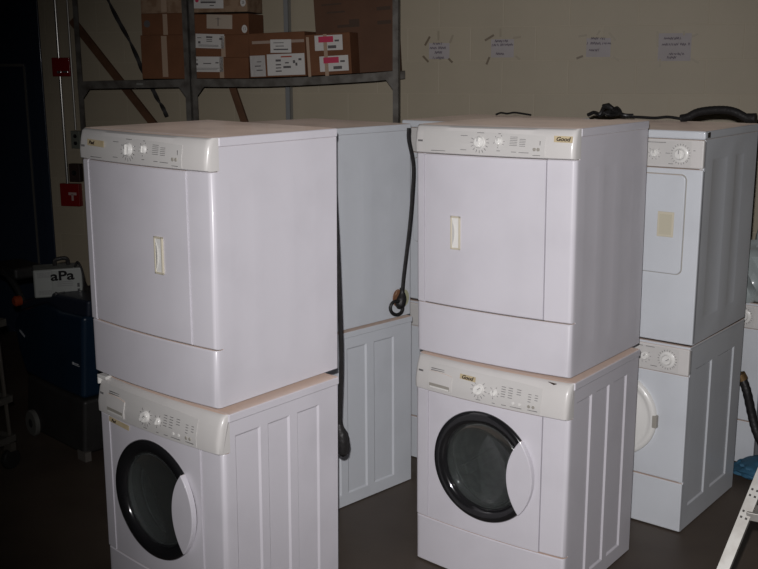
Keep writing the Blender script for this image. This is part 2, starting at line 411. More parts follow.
DC = (U(.332), .495); DR = .225
def make_washer(name):
    H = .893; b0 = .005
    t = empty(name)
    me = body(.862-b0, D1, [(.062, .185), (.222, .335), (.375, .495)], (.06, .81-b0), .006, cavity=.40)
    o = link('cabinet', me, ENA, t); o.location.z = b0
    # worktop, a little wider than the cabinet
    mb = MB(); mb.box((-HW-.006, .03, .862), (HW+.006, D1+.004, H)); mb.build('worktop', ENA, t, bevel=.005)
    c, yf = console(t, .757, .892, 0, .030, .014)
    overlay(t, yf, U(.068), U(.582), .763, .872, .763)
    mk = MB()
    ticks(mk, U(.317), .812, .026, .036, yf, -230, 50, 11); ticks(mk, U(.385), .812, .018, .024, yf, 0, 330, 6)
    for cx, n_ in ((.425, 5), (.455, 5), (.49, 3)):
        for i in range(n_): dashes(mk, U(cx), .842-.009*i, .018, .002, yf)
    for i in range(4): dashes(mk, U(.535), .833-.009*i, .012, .002, yf)
    for i in range(3): dashes(mk, U(.562), .833-.009*i, .012, .002, yf)
    for u, z, w in ((.317, .772, .02), (.385, .772, .012), (.43, .773, .02), (.48, .773, .05), (.13, .853, .09), (.13, .846, .09), (.545, .774, .05)):
        dashes(mk, U(u), z, w, .0022, yf)
    mk.build('markings', MRK, t)
    for u in (.535, .553, .47, .497):
        bt = MB().lathe([(.006, .002), (.006, -.002), (.005, -.003)], n=16).build('button', SHW if u > .52 else KNO, t); bt.location = (U(u), yf(U(u), .788)-.001, .788)
    mb = MB()
    for i in range(5): mb.box((U(.020+.0048*i), yf(U(.0235+.0048*i), .83)-.001, .829), (U(.0235+.0048*i), yf(U(.022+.0048*i), .83)+.002, .836))
    mb.build('maker_marks', MRK, t)
    # detergent drawer ; finger recess drawn flat, shade as a grey plate, highlight as a pale one
    dr = overlay(t, yf, U(.076), U(.19), .772, .842, .772, 'detergent_drawer', PLA, .005)
    overlay(dr, yf, U(.083), U(.183), .776, .796, .776, 'drawer_grip_shade', SHW, .0058)
    overlay(dr, yf, U(.085), U(.181), .777, .784, .777, 'grip_highlight', KNO, .0066)
    knob(t, U(.317), yf(U(.317), .812), .812, .021, R(10), 50)
    knob(t, U(.385), yf(U(.385), .812), .812, .0135, R(10), 10, .014)
    for xa, xb, of in ((-HW, U(.0655), -.004), (U(.5855), HW, .004)):
        mb = MB(); slabF(mb, xa, xb, .206, .754, of); mb.build('front_strip', ENA, t)
    mb = MB(); slabF(mb, -HW, HW, b0, .202, 0); mb.build('lower_panel', ENA, t)
    # door panel with the round opening
    mb = MB(); x0, x1, z0, z1 = U(.068), U(.582), .207, .753; cx, cz = DC; n = 96; rr = DR-.012
    def rect(a):
        dx, dz = math.cos(a), math.sin(a); k = []
        if dx > 1e-9: k.append((x1-cx)/dx)
        if dx < -1e-9: k.append((x0-cx)/dx)
        if dz > 1e-9: k.append((z1-cz)/dz)
        if dz < -1e-9: k.append((z0-cz)/dz)
        k = min(k); return cx+dx*k, cz+dz*k
    angs = sorted([2*math.pi*k/n for k in range(n)]+[math.atan2(z-cz, x-cx) % (2*math.pi) for x in (x0, x1) for z in (z0, z1)])
    rings = []
    for a in angs:
        ox, oz = rect(a); col = []
        ix, iz = cx+rr*math.cos(a), cz+rr*math.sin(a)
        col.append(mb.b.verts.new((ix, F(ix)+.03, iz)))
        for k in (0, .25, .5, .75, 1):
            x = ix+(ox-ix)*k; z = iz+(oz-iz)*k; col.append(mb.b.verts.new((x, F(x)-.0005, z)))
        col.append(mb.b.verts.new((ox, .03, oz)))
        rings.append(col)
    for i in range(len(rings)):
        A = rings[i]; B = rings[(i+1) % len(rings)]
        for j in range(len(A)-1): mb.b.faces.new([A[j], B[j], B[j+1], A[j+1]])
    mb.build('door_panel', ENA, t, ang=30)
    yc = F(cx)
    # round door: black ring, smoked bowl, white crescent grip
    dn = MB().lathe([(.212, .026), (DR+.001, .022), (DR+.001, -.002), (DR-.004, -.009), (DR-.014, -.011), (.188, -.008), (.176, .0), (.174, .016)], n=72, cap=False)
    dd = dn.build('door_ring', BLK, t, ang=50); dd.location = (cx, yc, cz)
    g = []
    for k in range(13):
        a = k/12*math.pi/2; g.append((.176*math.cos(a)+.0005, .006+.055*math.sin(a)))
    mbg = MB().lathe(g+[(q[0]*.975, q[1]+.005) for q in g[::-1]], n=56, cap=False)
    mbg.build('door_glass', GLA, dd)
    cr = []
    Rr = DR+.005; ac = math.acos(.1735/Rr)
    for k in range(25):
        a = ac-2*ac*k/24; cr.append((Rr*math.cos(a), Rr*math.sin(a)))
    xx = .347; 
    for k in range(1, 24):
        a = ac-2*ac*k/24; cr.append((xx-Rr*math.cos(a), -Rr*math.sin(a)))
    mb = MB().prism(cr, -.020, .004); mb.build('handle', ENA, dd, bevel=.004)
    # drum seen through the glass
    mb = MB().lathe([(.20, .075), (.215, .085), (.215, .36), (.20, .37), (.06, .35), (.001, .35)], n=48, cap=False)
    dm = mb.build('drum', DRM, t); dm.location = (cx, 0, cz)
    sh = MB().lathe([(.26, .066), (.2, .070), (.192, .062), (.192, .055)], n=48, cap=False).build('gasket', RUB, t); sh.location = (cx, 0, cz)
    for k in range(3):
        a = R(90+120*k)
        p = Vector((math.cos(a)*.19, 0, math.sin(a)*.19)); mbv = MB().beam(p+Vector((0, .1, 0)), p+Vector((0, .34, 0)), .05, .03, Vector((math.cos(a), 0, math.sin(a))))
        mbv.build('drum_vane', DRM, dm, bevel=.008)
    feet(t, D1, .007)
    return t

# ------------------------------------------------------------------ laundry machines, second kind (flat fronts)
D2 = .638
def flat_shell(t, H, zc_top, ribs, zr, depth, m, b0=.012, lid=True, cavity=.05):
    top = H-.036 if lid else H
    o = link('cabinet', body(top-b0, D2, ribs, zr, depth, y0=.012, cavity=cavity), m, t); o.location.z = b0
    if lid: MB().box((-HW-.005, -.008, top), (HW+.005, D2+.004, H)).build('lid', m, t, bevel=.009, seg=3)
def make_dryer2(name):
    H = .910; t = empty(name)
    flat_shell(t, H, .87, [(.10, .28), (.37, .48)], (.10, .78), .002, ENB)
    y = -.004
    MB().box((-HW, y, .756), (HW, .03, .873)).build('console', PLA, t, bevel=.006)
    yf = lambda x, z: y
    MB().box((U(.03), y-.0012, .764), (U(.635), y+.003, .866)).build('control_panel', PLB, t)
    mk = MB(); ticks(mk, U(.59), .813, .036, .043, yf, -40, 310, 22); ticks(mk, U(.477), .813, .023, .028, yf, -220, 40, 8)
    for u, z, w in ((.50, .858, .05), (.455, .858, .05), (.535, .815, .018), (.55, .772, .02), (.647, .83, .008), (.36, .85, .06)): dashes(mk, U(u), z, w, .0022, lambda x, z: y-.001)
    mk.build('markings', MRK, t)
    MB().lathe([(.034, .002), (.034, -.004), (.031, -.006)], n=36).build('dial_ring', KNO, t).location = (U(.59), y, .813)
    knob(t, U(.59), y-.005, .813, .022, 0, 0); knob(t, U(.477), y, .813, .017, 0, 0, .016)
    MB().box((-HW, -.0, .012), (HW, .03, .753)).build('front_panel', ENB, t, bevel=.006)
    # door pressed proud with rounded corners
    def rrect(x0, x1, z0, z1, r):
        p = []
        for cx, cz, a0 in ((x1-r, z1-r, 0), (x0+r, z1-r, 90), (x0+r, z0+r, 180), (x1-r, z0+r, 270)):
            for k in range(7): a = R(a0+15*k); p.append((cx+r*math.cos(a), cz+r*math.sin(a)))
        return p
    MB().prism(rrect(U(.065), U(.622), .308, .731, .026), -.0016, .004).build('door_gap', SHW, t)
    dr = MB().prism(rrect(U(.068), U(.619), .311, .728, .024), -.010, .004).build('door', ENB, t, bevel=.004)
    MB().box((U(.508), -.0125, .466), (U(.580), -.008, .572)).build('handle', HAN, dr, bevel=.002)
    MB().box((U(.517), -.0136, .476), (U(.571), -.012, .562)).build('handle_recess', mat('handle_cream', (.56, .52, .40), .5), dr)
    feet(t, D2)
    return t
def make_washer2(name):
    H = .852; t = empty(name)
    flat_shell(t, H, 0, [(.075, .26), (.33, .53)], (.10, .735), .006, ENB, b0=.005, lid=False, cavity=.2)
    MB().box((-HW-.002, -.004, H-.012), (HW+.002, D2+.002, H)).build('worktop', ENB, t, bevel=.004)
    y = -.006
    MB().box((-HW, y, .723), (HW, .03, H-.011)).build('console', PLA, t, bevel=.006)
    MB().box((U(.03), y-.0012, .73), (U(.64), y+.003, .833)).build('control_panel', PLB, t)
    yf = lambda x, z: y-.001
    mk = MB(); ticks(mk, U(.59), .783, .037, .044, yf, -40, 310, 22); ticks(mk, U(.485), .783, .025, .03, yf, -220, 40, 8)
    for u, z, w in ((.51, .828, .04), (.455, .828, .04), (.53, .745, .03), (.38, .82, .06)): dashes(mk, U(u), z, w, .0022, yf)
    mk.build('markings', MRK, t)
    MB().lathe([(.035, .002), (.035, -.004), (.032, -.006)], n=36).build('dial_ring', KNO, t).location = (U(.59), y, .783)
    knob(t, U(.59), y-.005, .783, .022, 0, 60); knob(t, U(.485), y, .783, .017, 0, 30, .016)
    MB().box((-HW, 0, .236), (HW, .03, .721)).build('front_panel', ENB, t, bevel=.005)
    MB().box((-HW, 0, .005), (HW, .03, .231)).build('lower_panel', ENB, t, bevel=.005)
    d = MB().lathe([(.193, .004), (.193, -.012), (.188, -.02), (.172, -.024), (.166, -.020), (.150, -.018), (.13, -.026), (.07, -.033), (.001, -.034)], n=64, cap=False).build('door', KNO, t, ang=50)
    d.location = (U(.364), 0, .495)
    MB().box((.178, -.024, -.028), (.199, -.0, .028)).build('latch', SHW, d, bevel=.003)
    feet(t, D2, .007)
    return t

dry1 = make_dryer('clothes_dryer'); wash1 = make_washer('front_load_washer')
dry2 = make_dryer2('compact_dryer'); wash2 = make_washer2('compact_washer')
def place(o, X, Y, deg, z, label, cat, group, d=D1):
    a = R(deg); Uv = Vector((math.cos(a), math.sin(a), 0))
    o.location = Vector((X, Y, z)) - Uv*HW; o.rotation_euler = (0, 0, a); tag(o, label, cat, group); return o
GD = 'dryers with bowed fronts'; GW = 'front loading washers with bowed fronts'
A_dry = place(dup(dry1), -.531, 3.242, -39.44, .8935, 'white dryer topmost of the nearest left stack, tan tape at the left of its console', 'dryer', GD)
A_wash = place(dup(wash1), -.528, 3.222, -40.1, 0, 'white front load washer of the nearest left stack, tan tape above its round door', 'washer', GW)
B_dry = place(dup(dry1), .692, 3.552, -38.16, .8935, 'white dryer topmost of the middle stack, Good sticker at the right end of its console', 'dryer', GD)
B_wash = place(dup(wash1), .691, 3.533, -37.9, 0, 'white front load washer of the middle stack, its whole round glass door showing', 'washer', GW)
C_dry = place(dry1, -.336, 4.289, -45.7, .8455, 'white dryer behind the left stack with a black cord hanging down its side', 'dryer', GD)
C_wash = place(wash1, -.326, 4.295, -45.3, 0, 'white washer behind the left stack, only its ribbed side showing', 'washer', GW)
C_dry.scale = (1, D2*1.06/D1, 1.004); C_wash.scale = (1, D2*1.06/D1, .845/.893)
def cool_light_tint(o):
    for ch in o.children:
        if ch.type == 'MESH' and ch.data.materials[0] == ENA: ch.material_slots[0].link = 'OBJECT'; ch.material_slots[0].material = ENB
        cool_light_tint(ch)
cool_light_tint(C_dry); cool_light_tint(C_wash)  # bluer enamel on stack C, cool light balance put into its colour
def lean(o, deg, dz, dx=0):
    o.rotation_euler.y = R(deg); o.location.z += dz; o.location.x += dx
lean(A_dry, .7, .008, -.010); lean(A_wash, .8, .005, -.008); lean(B_dry, -.5, .003)
A_wash.scale = (1, .955, 1); A_dry.scale = (1, 1.0, 1)
A2 = .8525
D_dry = place(dup(dry2), 1.318, 4.142, -38.5, A2, 'compact white dryer at the far right with a square door and cream handle', 'dryer', 'dryers with flat fronts')
D_wash = place(dup(wash2), 1.319, 4.163, -39.1, 0, 'compact white washer at the far right under the square door dryer, round white door', 'washer', 'washers with flat fronts')
F_dry = place(dup(dry2), .66, 4.665, -38.5, A2, 'white dryer glimpsed in the gap between the left and middle stacks', 'dryer', 'dryers with flat fronts')
F_wash = place(dup(wash2), .66, 4.675, -38.5, 0, 'white washer glimpsed low in the gap between the left and middle stacks', 'washer', 'washers with flat fronts')
G_wash = place(wash2, 1.915, 4.92, -38.5, 0, 'white washer at the right edge of the photo behind a black hose, dial showing', 'washer', 'washers with flat fronts')
# unused source of the second dryer kind becomes nothing: drop it
def drop(o):
    for ch in [x for x in bpy.data.objects if x.parent == o]: drop(ch)
    bpy.data.objects.remove(o)
drop(dry2)
# handle positions differ from dryer to dryer
def kids(o, n): return [c for c in o.children if c.name.split('.')[0] == n]
for d, u in ((A_dry, .437), (B_dry, .197), (C_dry, .41)):
    h = kids(d, 'handle')[0]; h.location = (U(u), F(U(u))-.002, 0)
# tape labels
def tape(parent, u0, u1, z0, z1, y, txt, size, tilt=0, dx=0, sq=1.0, rx=-2):
    o = MB().box((-(u1-u0)/2, -.0005, -(z1-z0)/2), ((u1-u0)/2, .0006, (z1-z0)/2)).build('tape_label', TAN, parent)
    o.location = (U((u0+u1)/2), y, (z0+z1)/2); o.rotation_euler = (R(rx), R(tilt), math.atan2(2*BOW*((u0+u1)/2-HW)/HW, HW))
    o['label'] = 'tan masking tape with dark marker writing'
    w = link('writing', text_mesh(txt, size, .0006, .25, sq, offset=.0006), INK, o); w.location = (dx, -.0035, 0)
    return o
def yfd(x, lean=0): return F(x)-.0125+lean
tape(B_dry, .612, .681, .866, .888, yfd(U(.646), -.003), 'Good', .020, 1, 0, 1.1)
tape(A_dry, .072, .178, .856, .878, yfd(U(.12), -.0035), 'Bad', .017, 1, -.022, 1.3)
tape(B_wash, .229, .301, .838, .858, yfd(U(.265), .008)-.006, 'Good', .021, 2, 0, 1.05, -8)
tape(A_wash, .062, .198, .728, .747, F(U(.13))-.002, 'Bad', .015, 2, -.03, 1.2)
# small white stacking bracket on the left washer
mb = MB().box((-HW-.004, -.004, .884), (-HW+.05, .05, .897)).box((-HW-.004, -.004, .86), (-HW+.004, .04, .897)); mb.build('stacking_bracket', KNO, A_wash, bevel=.002)
mb = MB().prism([(-.018, 0), (.018, -.002), (.006, -.008)], -.002, .002); o = mb.build('chipped_paint', INK, B_wash); o.location = (U(.615), F(U(.615))+.008, .889)

# ------------------------------------------------------------------ cords on the machines
def side_pt(X, Y, deg, off):
    a = R(deg); n = Vector((math.cos(a), math.sin(a), 0)); P0 = Vector((X, Y, 0))+n*off
    return lambda px, py: onplane(px, py, P0, n)
sp = side_pt(-.336, 4.289, -45.7, .022)
pts = [sp(*p) for p in ((409, 128), (409, 140), (413.5, 165), (412.5, 195), (410, 225), (406.5, 255), (403.5, 280), (402, 300))]
cord = empty('power_cord', pts[-1], 0, 'black cord hanging down the side of the dryer behind the left stack', 'power cord')
def pl(pts, o): return [Vector(p)-Vector(o.location) for p in pts]
MB().tube(smooth_path(pl(pts, cord)), .0095, 8).build('cable', RUB, cord)
pp = [sp(*p) for p in ((402, 288), (402, 296), (400, 304), (399, 309))]
MB().tube(smooth_path(pl(pp, cord), 4), [.011]*3+[.016, .02, .024, .026, .026, .026, .025, .02, .014, .009], 12).build('plug', RUB, cord)
lp = [sp(396.5+6.2*math.cos(k*2*math.pi/20), 307.5+6.8*math.sin(k*2*math.pi/20))-Vector((0, .01, 0)) for k in range(20)]
MB().tube(pl(lp, cord), .0085, 8, closed=True).build('pull_ring', RUB, cord)
n1 = Vector((math.cos(R(-45.7)), math.sin(R(-45.7)), 0))
def disc_on(px, py, rx, rz, m, name, parent, off=.012, th=.004):
    q = side_pt(-.336, 4.289, -45.7, off)(px, py); mb = MB()
    mb.prism([(rx*math.cos(k*2*math.pi/28), rz*math.sin(k*2*math.pi/28)) for k in range(28)], -th/2, th/2)
    o = mb.build(name, m, parent); o.location = q-Vector(parent.location); o.rotation_euler = (0, 0, R(-45.7+90)); return o
disc_on(403.5, 298, .036, .042, mat('yellowed_tag', (.42, .42, .28), .6), 'round_tag', cord, .007)
disc_on(398, 298, .034, .042, mat('brown_tag', (.20, .095, .05), .6, noise=(60, (.45, .3, .2), .55, .62)), 'round_tag', cord, .013)
# cord behind the near left stack
a_ = [atY(*p, 3.78) for p in ((334, 180), (337.5, 250), (339.5, 300), (341, 345), (341, 375), (340, 405), (339.5, 424))]
cord = empty('power_cord', a_[-1], 0, 'black cord with a fat round plug hanging behind the nearest left stack', 'power cord')
MB().tube(smooth_path(pl(a_, cord)), .0085, 8).build('cable', RUB, cord)
pp = [atY(*p, 3.80) for p in ((339, 420), (339.5, 428), (342, 435), (343, 445), (343, 453), (343, 456))]
MB().tube(pl(pp, cord), [.012, .018, .026, .028, .022, .008], 14).build('plug', RUB, cord)
MB().tube(pl([atY(338, 417, 3.8), atY(338, 426, 3.8)], cord), .0105, 10).build('collar', mat('blue_grey_collar', (.05, .07, .12), .4), cord)

bd = MB().box((0, -.014, -.011), (.002, .014, .011)).build('badge', BLK, D_dry); bd.location = (HW+.0045, .03, .893)
bd['label'] = 'small black badge'
# hose lying on the far right dryer
zt = A2+.910
def D_local(u, v, z):
    a = R(-38.5); return Vector((1.318, 4.142, 0))+Vector((math.cos(a), math.sin(a), 0))*(u-W)+Vector((-math.sin(a), math.cos(a), 0))*v+Vector((0, 0, z))
Dback = [D_local(0, .60, 0)]
a = R(-38.5); nV = Vector((-math.sin(a), math.cos(a), 0))
def onDback(px, py, v=.575): return onplane(px, py, D_local(0, v, 0), nV)
hp = smooth_path([onDback(*p) for p in ((681, 118.5), (688, 117), (697, 112.5), (710, 110.3), (725, 110), (735, 112), (742, 115.5), (747, 118), (756, 118))], 7)
hs = empty('drain_hose', hp[0], 0, 'thick black ribbed hose arched on top of the far right dryer', 'hose')
MB().tube(pl(hp[:-6], hs), .0185, 12, prof=lambda i: 1.03 if i % 2 else .98).build('ribbed_tube', RUB, hs)
MB().tube(pl(hp[-8:], hs), .022, 14).build('cuff', RUB, hs)
# cable bits and tangle on the back of the tops
def cable(pxs, r, name, label, cat, v=.56, m=RUB, grp=None):
    p = smooth_path([onDback(x, y, v) for x, y in pxs], 6)
    o = MB().tube(p, r, 8).build(name, m); tag(o, label, cat, grp); return o
cable([(622, 116.5), (640, 117.2), (655, 118), (668, 117), (682, 119)], .007, 'cable', 'thin dark cable lying along the back of the far right dryer', 'cable', .60)
cable([(496, 114.5), (501, 112.8), (507, 113.6), (514, 112.6), (521, 113.4), (531, 115)], .005, 'cable', 'short dark cable pieces showing over the back edge of the middle stack', 'cable', .60)
tg = empty('tangled_cord', onDback(618, 117, .60), 0, 'bunched black cord with plug behind the top of the middle stack', 'power cord')
r3 = random.Random(8)
tp = [(588, 115), (594, 112.5), (600, 114), (604, 107), (609, 106), (613, 110), (617, 108), (620, 113), (611, 115), (604, 113), (599, 115.5), (613, 111), (624, 115), (633, 115.5)]
MB().tube(pl(smooth_path([onDback(x, y, .58+r3.uniform(-.02, .02)) for x, y in tp], 6), tg), .0095, 8).build('cable', RUB, tg)
MB().tube(pl([onDback(*p, .56) for p in ((603, 106.5), (608, 106), (613, 109))], tg), [.012, .016, .011], 10).build('plug', RUB, tg)
def onTop(px, py, z): return onfloor(px, py, z)

# ------------------------------------------------------------------ steel shelving
STE = mat('grey_shelf_steel', (.15, .14, .125), .5, .3, noise=(12, (.075, .065, .055), .4, .65))
SO = .56     # shelf front plane, distance from wall
def sh(px, py): return wloc(px, py, SO)
def shelf_unit(s0, s1, beam, label, deckz, twist=0):
    t = empty('shelving_unit', W0+Wn*SO+Wd*s0, -WA, label, 'shelving')
    L = s1-s0; dep = .28; pw = .036
    for x in (0, L):
        for y in (0,):
            sx = 1 if x == 0 else -1; sy = 1 if y == 0 else -1
            mb = MB().box((min(x, x+sx*pw), min(y, y+sy*.003), 0), (max(x, x+sx*pw), max(y, y+sy*.003), 3.0))
            mb.box((min(x, x+sx*.003), min(y, y+sy*pw), 0), (max(x, x+sx*.003), max(y, y+sy*pw), 3.0))
            mb.build('post', STE, t)
    def deck(zs, hgt=.048):
        mb = MB(); R4 = []
        for x, z in zs:
            R4.append([mb.b.verts.new((x, y, zz)) for y, zz in ((-.004, z-hgt), (-.004, z), (dep+.004, z), (dep+.004, z-hgt), (dep, z-hgt), (dep, z-.004), (.0, z-.004), (0, z-hgt))])
        for A, B in zip(R4, R4[1:]):
            for k in range(8): mb.b.faces.new([A[k], A[(k+1) % 8], B[(k+1) % 8], B[k]])
        mb.b.faces.new(R4[0][::-1]); mb.b.faces.new(R4[-1])
        mb.build('shelf', STE, t)
    deck([beam[0]]+list(beam[1:-1])+[(L-.034, beam[-1][1])])
    for z in deckz: deck([(0, z), (L, z)])
    z0 = beam[0][1]-.046; z1 = beam[-1][1]-.046
    MB().prism([(pw, z0), (pw+.05, z0), (pw, z0-.06)], -.002, .002).build('gusset', STE, t)
    MB().prism([(L-pw, z1), (L-pw-.045, z1), (L-pw, z1-.06)], -.002, .002).build('gusset', STE, t)
    return t
s0, z0 = sh(77.5, 81.5); s1, z1 = sh(190, 79.3)
beam = [(0, z0), (s1-s0, z1)]
shelf_unit(s0, s1, beam, 'grey steel shelving bay at the left with a bare shelf end', [.35, 1.15])
sa, _ = sh(191.5, 79); bz = [(x, y) for x, y in ((191.5, 78.8), (220, 79), (245, 79), (272, 78.5), (300, 77.3), (325, 76), (350, 74.5), (375, 72.8), (400.5, 71))]
beam2 = [(sh(x, y)[0]-sa, sh(x, y)[1]) for x, y in bz]
beam2[-1] = (beam2[-1][0]-.012, beam2[-1][1])
shelf_unit(sa, sa+beam2[-1][0], beam2, 'grey steel shelving bay in the middle, its shelf sagging under cartons', [.35, 1.15])
def shz(s):
    pts = [(s0, z0), (s1, z1)]+[(sa+x, z) for x, z in beam2]
    for (a, za), (b, zb) in zip(pts, pts[1:]):
        if a <= s <= b: return za+(zb-za)*(s-a)/(b-a)
    return pts[-1][1] if s > pts[-1][0] else pts[0][1]
# label tag on the left beam
lb = MB().box((0, -.008, -.006), (.045, -.0045, .006)).build('shelf_tag', mat('tag_grey', (.2, .2, .18), .5), [o for o in bpy.data.objects if o.name == 'shelving_unit'][0])
lb.location = (sh(137, 84)[0]-s0, 0, sh(137, 84)[1])

# ------------------------------------------------------------------ cartons
CB1 = mat('cardboard', (.155, .062, .026), .8, noise=(7, (.125, .05, .02), .4, .7))
CB2 = mat('cardboard_pale', (.27, .18, .115), .8, noise=(20, (.2, .12, .07), .45, .6))
CB3 = mat('cardboard_dark', (.10, .047, .025), .8, noise=(5, (.08, .038, .02), .4, .7))
WLB = mat('shipping_label_white', (.56, .54, .51), .6)
WPT = mat('clear_packing_tape', (.40, .29, .21), .18, 0, .6)
PNK = mat('label_magenta', (.50, .035, .09), .5)
PRT = mat('label_print', (.10, .09, .09), .7)
def carton(x0, x1, yt, yb, label, m=CB1, off=.05, depth=.24, z0=None, grp=None, zr=None, hgt=None, rest=None):
    """a carton on the shelf; x0..x1, yt, yb as seen"""
    so = SO-off
    a, _ = wloc(x0, yb, so); b, _ = wloc(x1, yb, so)
    zt_ = wloc((x0+x1)/2, yt, so)[1]
    za, zb = shz(a), shz(b)
    tilt = 0
    if rest is None:
        zb0 = (za+zb)/2; tilt = -math.atan2(zb-za, b-a)
        if x1 < 260: tilt = 0; zb0 = max(za, zb, shz((a+b)/2))+.002
        else: zb0 += .005
    else: zb0 = rest
    h = (hgt or zt_-zb0)
    t = empty('cardboard_box', W0+Wn*so+Wd*((a+b)/2)+Vector((0, 0, zb0+.0005)), -WA, label, 'cardboard box', grp)
    t.rotation_euler = (0, tilt, -WA)
    w = b-a
    MB().box((-w/2, 0, 0), (w/2, depth, h)).build('carton', m, t, bevel=.003)
    MB().box((-w/2+.002, depth*.5-.002, h-.0005), (w/2-.002, depth*.5+.002, h+.0006)).build('flap_seam', PRT, t)
    t['so'] = so; del t['so']
    def P(px, py):
        q = onplane(px, py, W0+Wn*so, Wn); return (q-t.matrix_basis.translation).dot(Wd), q.z-zb0
    return t, P, zb0+h
def lab(t, P, x0, y0, x1, y1, m=WLB, name='shipping_label', lines=None, tilt=0, th=.0012, skew=0):
    a = P(x0, y1); b = P(x1, y0); cx = (a[0]+b[0])/2; cz = (a[1]+b[1])/2; w = b[0]-a[0]; h = b[1]-a[1]
    o = MB().box((-w/2, -th, -h/2), (w/2, .0005, h/2)).build(name, m, t); o.location = (cx, 0, cz); o.rotation_euler = (0, R(tilt), 0)
    if lines:
        mb = MB()
        for fx, fz, fw_, fh in lines: mb.box((-w/2+w*(fx-fw_/2), -th-.0006, -h/2+h*(fz-fh/2)), (-w/2+w*(fx+fw_/2), -th+.0003, -h/2+h*(fz+fh/2)))
        mb.build('print', PRT, o)
    return o
L1 = [(.13, .72, .14, .05), (.13, .4, .08, .16), (.48, .78, .22, .12), (.48, .6, .2, .05), (.48, .48, .2, .05), (.88, .68, .10, .14), (.45, .22, .7, .03), (.45, .14, .7, .03)]
L2 = [(.12, .78, .12, .05), (.14, .5, .08, .14), (.48, .55, .26, .06), (.8, .6, .1, .08), (.45, .24, .8, .03), (.45, .14, .7, .03)]
GB = 'cartons stacked on the shelf by the middle post'
t, P, zt1 = carton(142.5, 190, 35, 79, 'tall plain brown carton under another at the left end of the loaded shelf', grp=GB)
lab(t, P, 163, 36, 166.5, 77, WPT, 'packing_tape')
t, P, zt2 = carton(142, 190, 13.3, 35, 'low brown carton on the tall one left of the middle shelf post, dark round mark', grp=GB, rest=zt1)
lab(t, P, 163.5, 14, 167, 35, WPT, 'packing_tape')
o = MB().lathe([(.022, 0), (.022, -.001)], n=24).build('printed_mark', PRT, t); o.location = (P(147, 24)[0], 0, P(147, 24)[1])
t, P, zt3 = carton(191.5, 249, 57.5, 79, 'flat brown carton at the bottom beside the middle post, white label at its left', grp=GB)
lab(t, P, 193, 56.6, 223, 72, lines=L2, tilt=.5); lab(t, P, 220, 57, 223.5, 78, WPT, 'packing_tape')
t, P, zt4 = carton(191.5, 249, 35, 57.5, 'flat brown carton second from the shelf beside the middle post, tilted white label', grp=GB, rest=zt3)
lab(t, P, 196, 33.9, 224, 48.5, lines=L1, tilt=2); lab(t, P, 221.5, 36, 225, 57, WPT, 'packing_tape')
t, P, zt5 = carton(191.5, 249, 14, 35, 'brown carton third from the shelf by the middle post, pale label and white oval', grp=GB, rest=zt4)
lab(t, P, 207, 14.5, 232, 29, mat('label_yellowed', (.42, .35, .28), .4), lines=[(.45, .5, .03, .6), (.45, .7, .2, .03)], tilt=2, name='shipping_label'); 
o = MB().lathe([(.024, 0), (.024, -.0012)], n=28).build('oval_sticker', WLB, t); o.scale = (.75, 1, 1); o.location = (P(244.5, 29)[0], 0, P(244.5, 29)[1])
w = link('writing', text_mesh('13', .025, .0006), PRT, o); w.location = (0, -.0016, 0)
t, P, _ = carton(141, 247.5, -22, 13, 'pale brown carton topmost, lying across the stack by the middle post', CB2, rest=max(zt2, zt5), grp=GB, hgt=.2)
lab(t, P, 193.5, -10, 223, 8.8, lines=[(.5, .5, .5, .1), (.5, .34, .5, .1), (.62, .16, .14, .05)], tilt=1)
o = MB().lathe([(.012, 0), (.012, -.002)], n=20).build('red_dot', PNK, t); o.location = (P(197, .5)[0], -.001, P(197, .5)[1])
lab(t, P, 161.5, -6, 166, 12, WPT, 'packing_tape')
o = MB().lathe([(.024, 0), (.024, -.0012)], n=28).build('oval_sticker', WLB, t); o.scale = (.75, 1, 1); o.location = (P(243, 2.5)[0], 0, P(243, 2.5)[1])
w = link('writing', text_mesh('26', .025, .0006), PRT, o); w.location = (0, -.0016, 0)
t, P, _ = carton(250.5, 306.5, 32.5, 77, 'brown carton with two large white labels beside the pink label carton', grp=None)
lab(t, P, 253, 40, 305, 43.5, mat('tape_pale', (.33, .25, .2), .4), 'packing_tape'); lab(t, P, 271.5, 39.5, 292, 53, lines=[(.4, .75, .5, .05), (.45, .5, .4, .06), (.5, .25, .7, .1)], tilt=1.5, th=.002)
lab(t, P, 251, 55, 265.5, 76, mat('label_grey_wrinkled', (.45, .43, .41), .35, bump=(40, .6)), lines=[(.6, .7, .3, .04), (.5, .5, .4, .05), (.6, .3, .4, .05)])
o = lab(t, P, 268, 54, 305, 75.5, lines=[(.3, .7, .14, .1), (.3, .5, .14, .06), (.3, .35, .14, .05), (.3, .2, .16, .06), (.53, .38, .2, .1), (.53, .58, .1, .06), (.72, .62, .06, .14), (.78, .5, .05, .14), (.88, .72, .08, .1)], th=.002)
rb = MB().box((-.03, -.0032, .043), (.04, -.002, .051)).build('red_heading', mat('label_red', (.35, .06, .03), .6), o)
t, P, _ = carton(307.5, 352, 33.5, 76, 'brown carton with two pink and white labels in front of the big dark one', CB1, off=.045, depth=.17)
LP_ = [(.62, .22, .3, .2), (.8, .62, .16, .12)]
for (x0, y0, x1, y1, tl) in ((316.5, 35, 344, 50.5, 1), (320.5, 56, 349, 71.5, 0)):
    o = lab(t, P, x0, y0, x1, y1, lines=LP_, tilt=tl, th=.002)
    k = (x1-x0)/1020*6.2
    MB().box((-k*.38, -.0034, .003), (k*.18, -.002, .038)).build('pink_block', PNK, o)
lab(t, P, 325.5, 34, 328.5, 76, WPT, 'packing_tape', th=.003)
lab(t, P, 308.5, 36, 310.5, 76, WPT, 'packing_tape')
t, P, _ = carton(318.5, 396.5, -30, 73, 'big dark brown carton standing at the right end of the shelf', CB3, off=.225, depth=.14)
mb = MB()
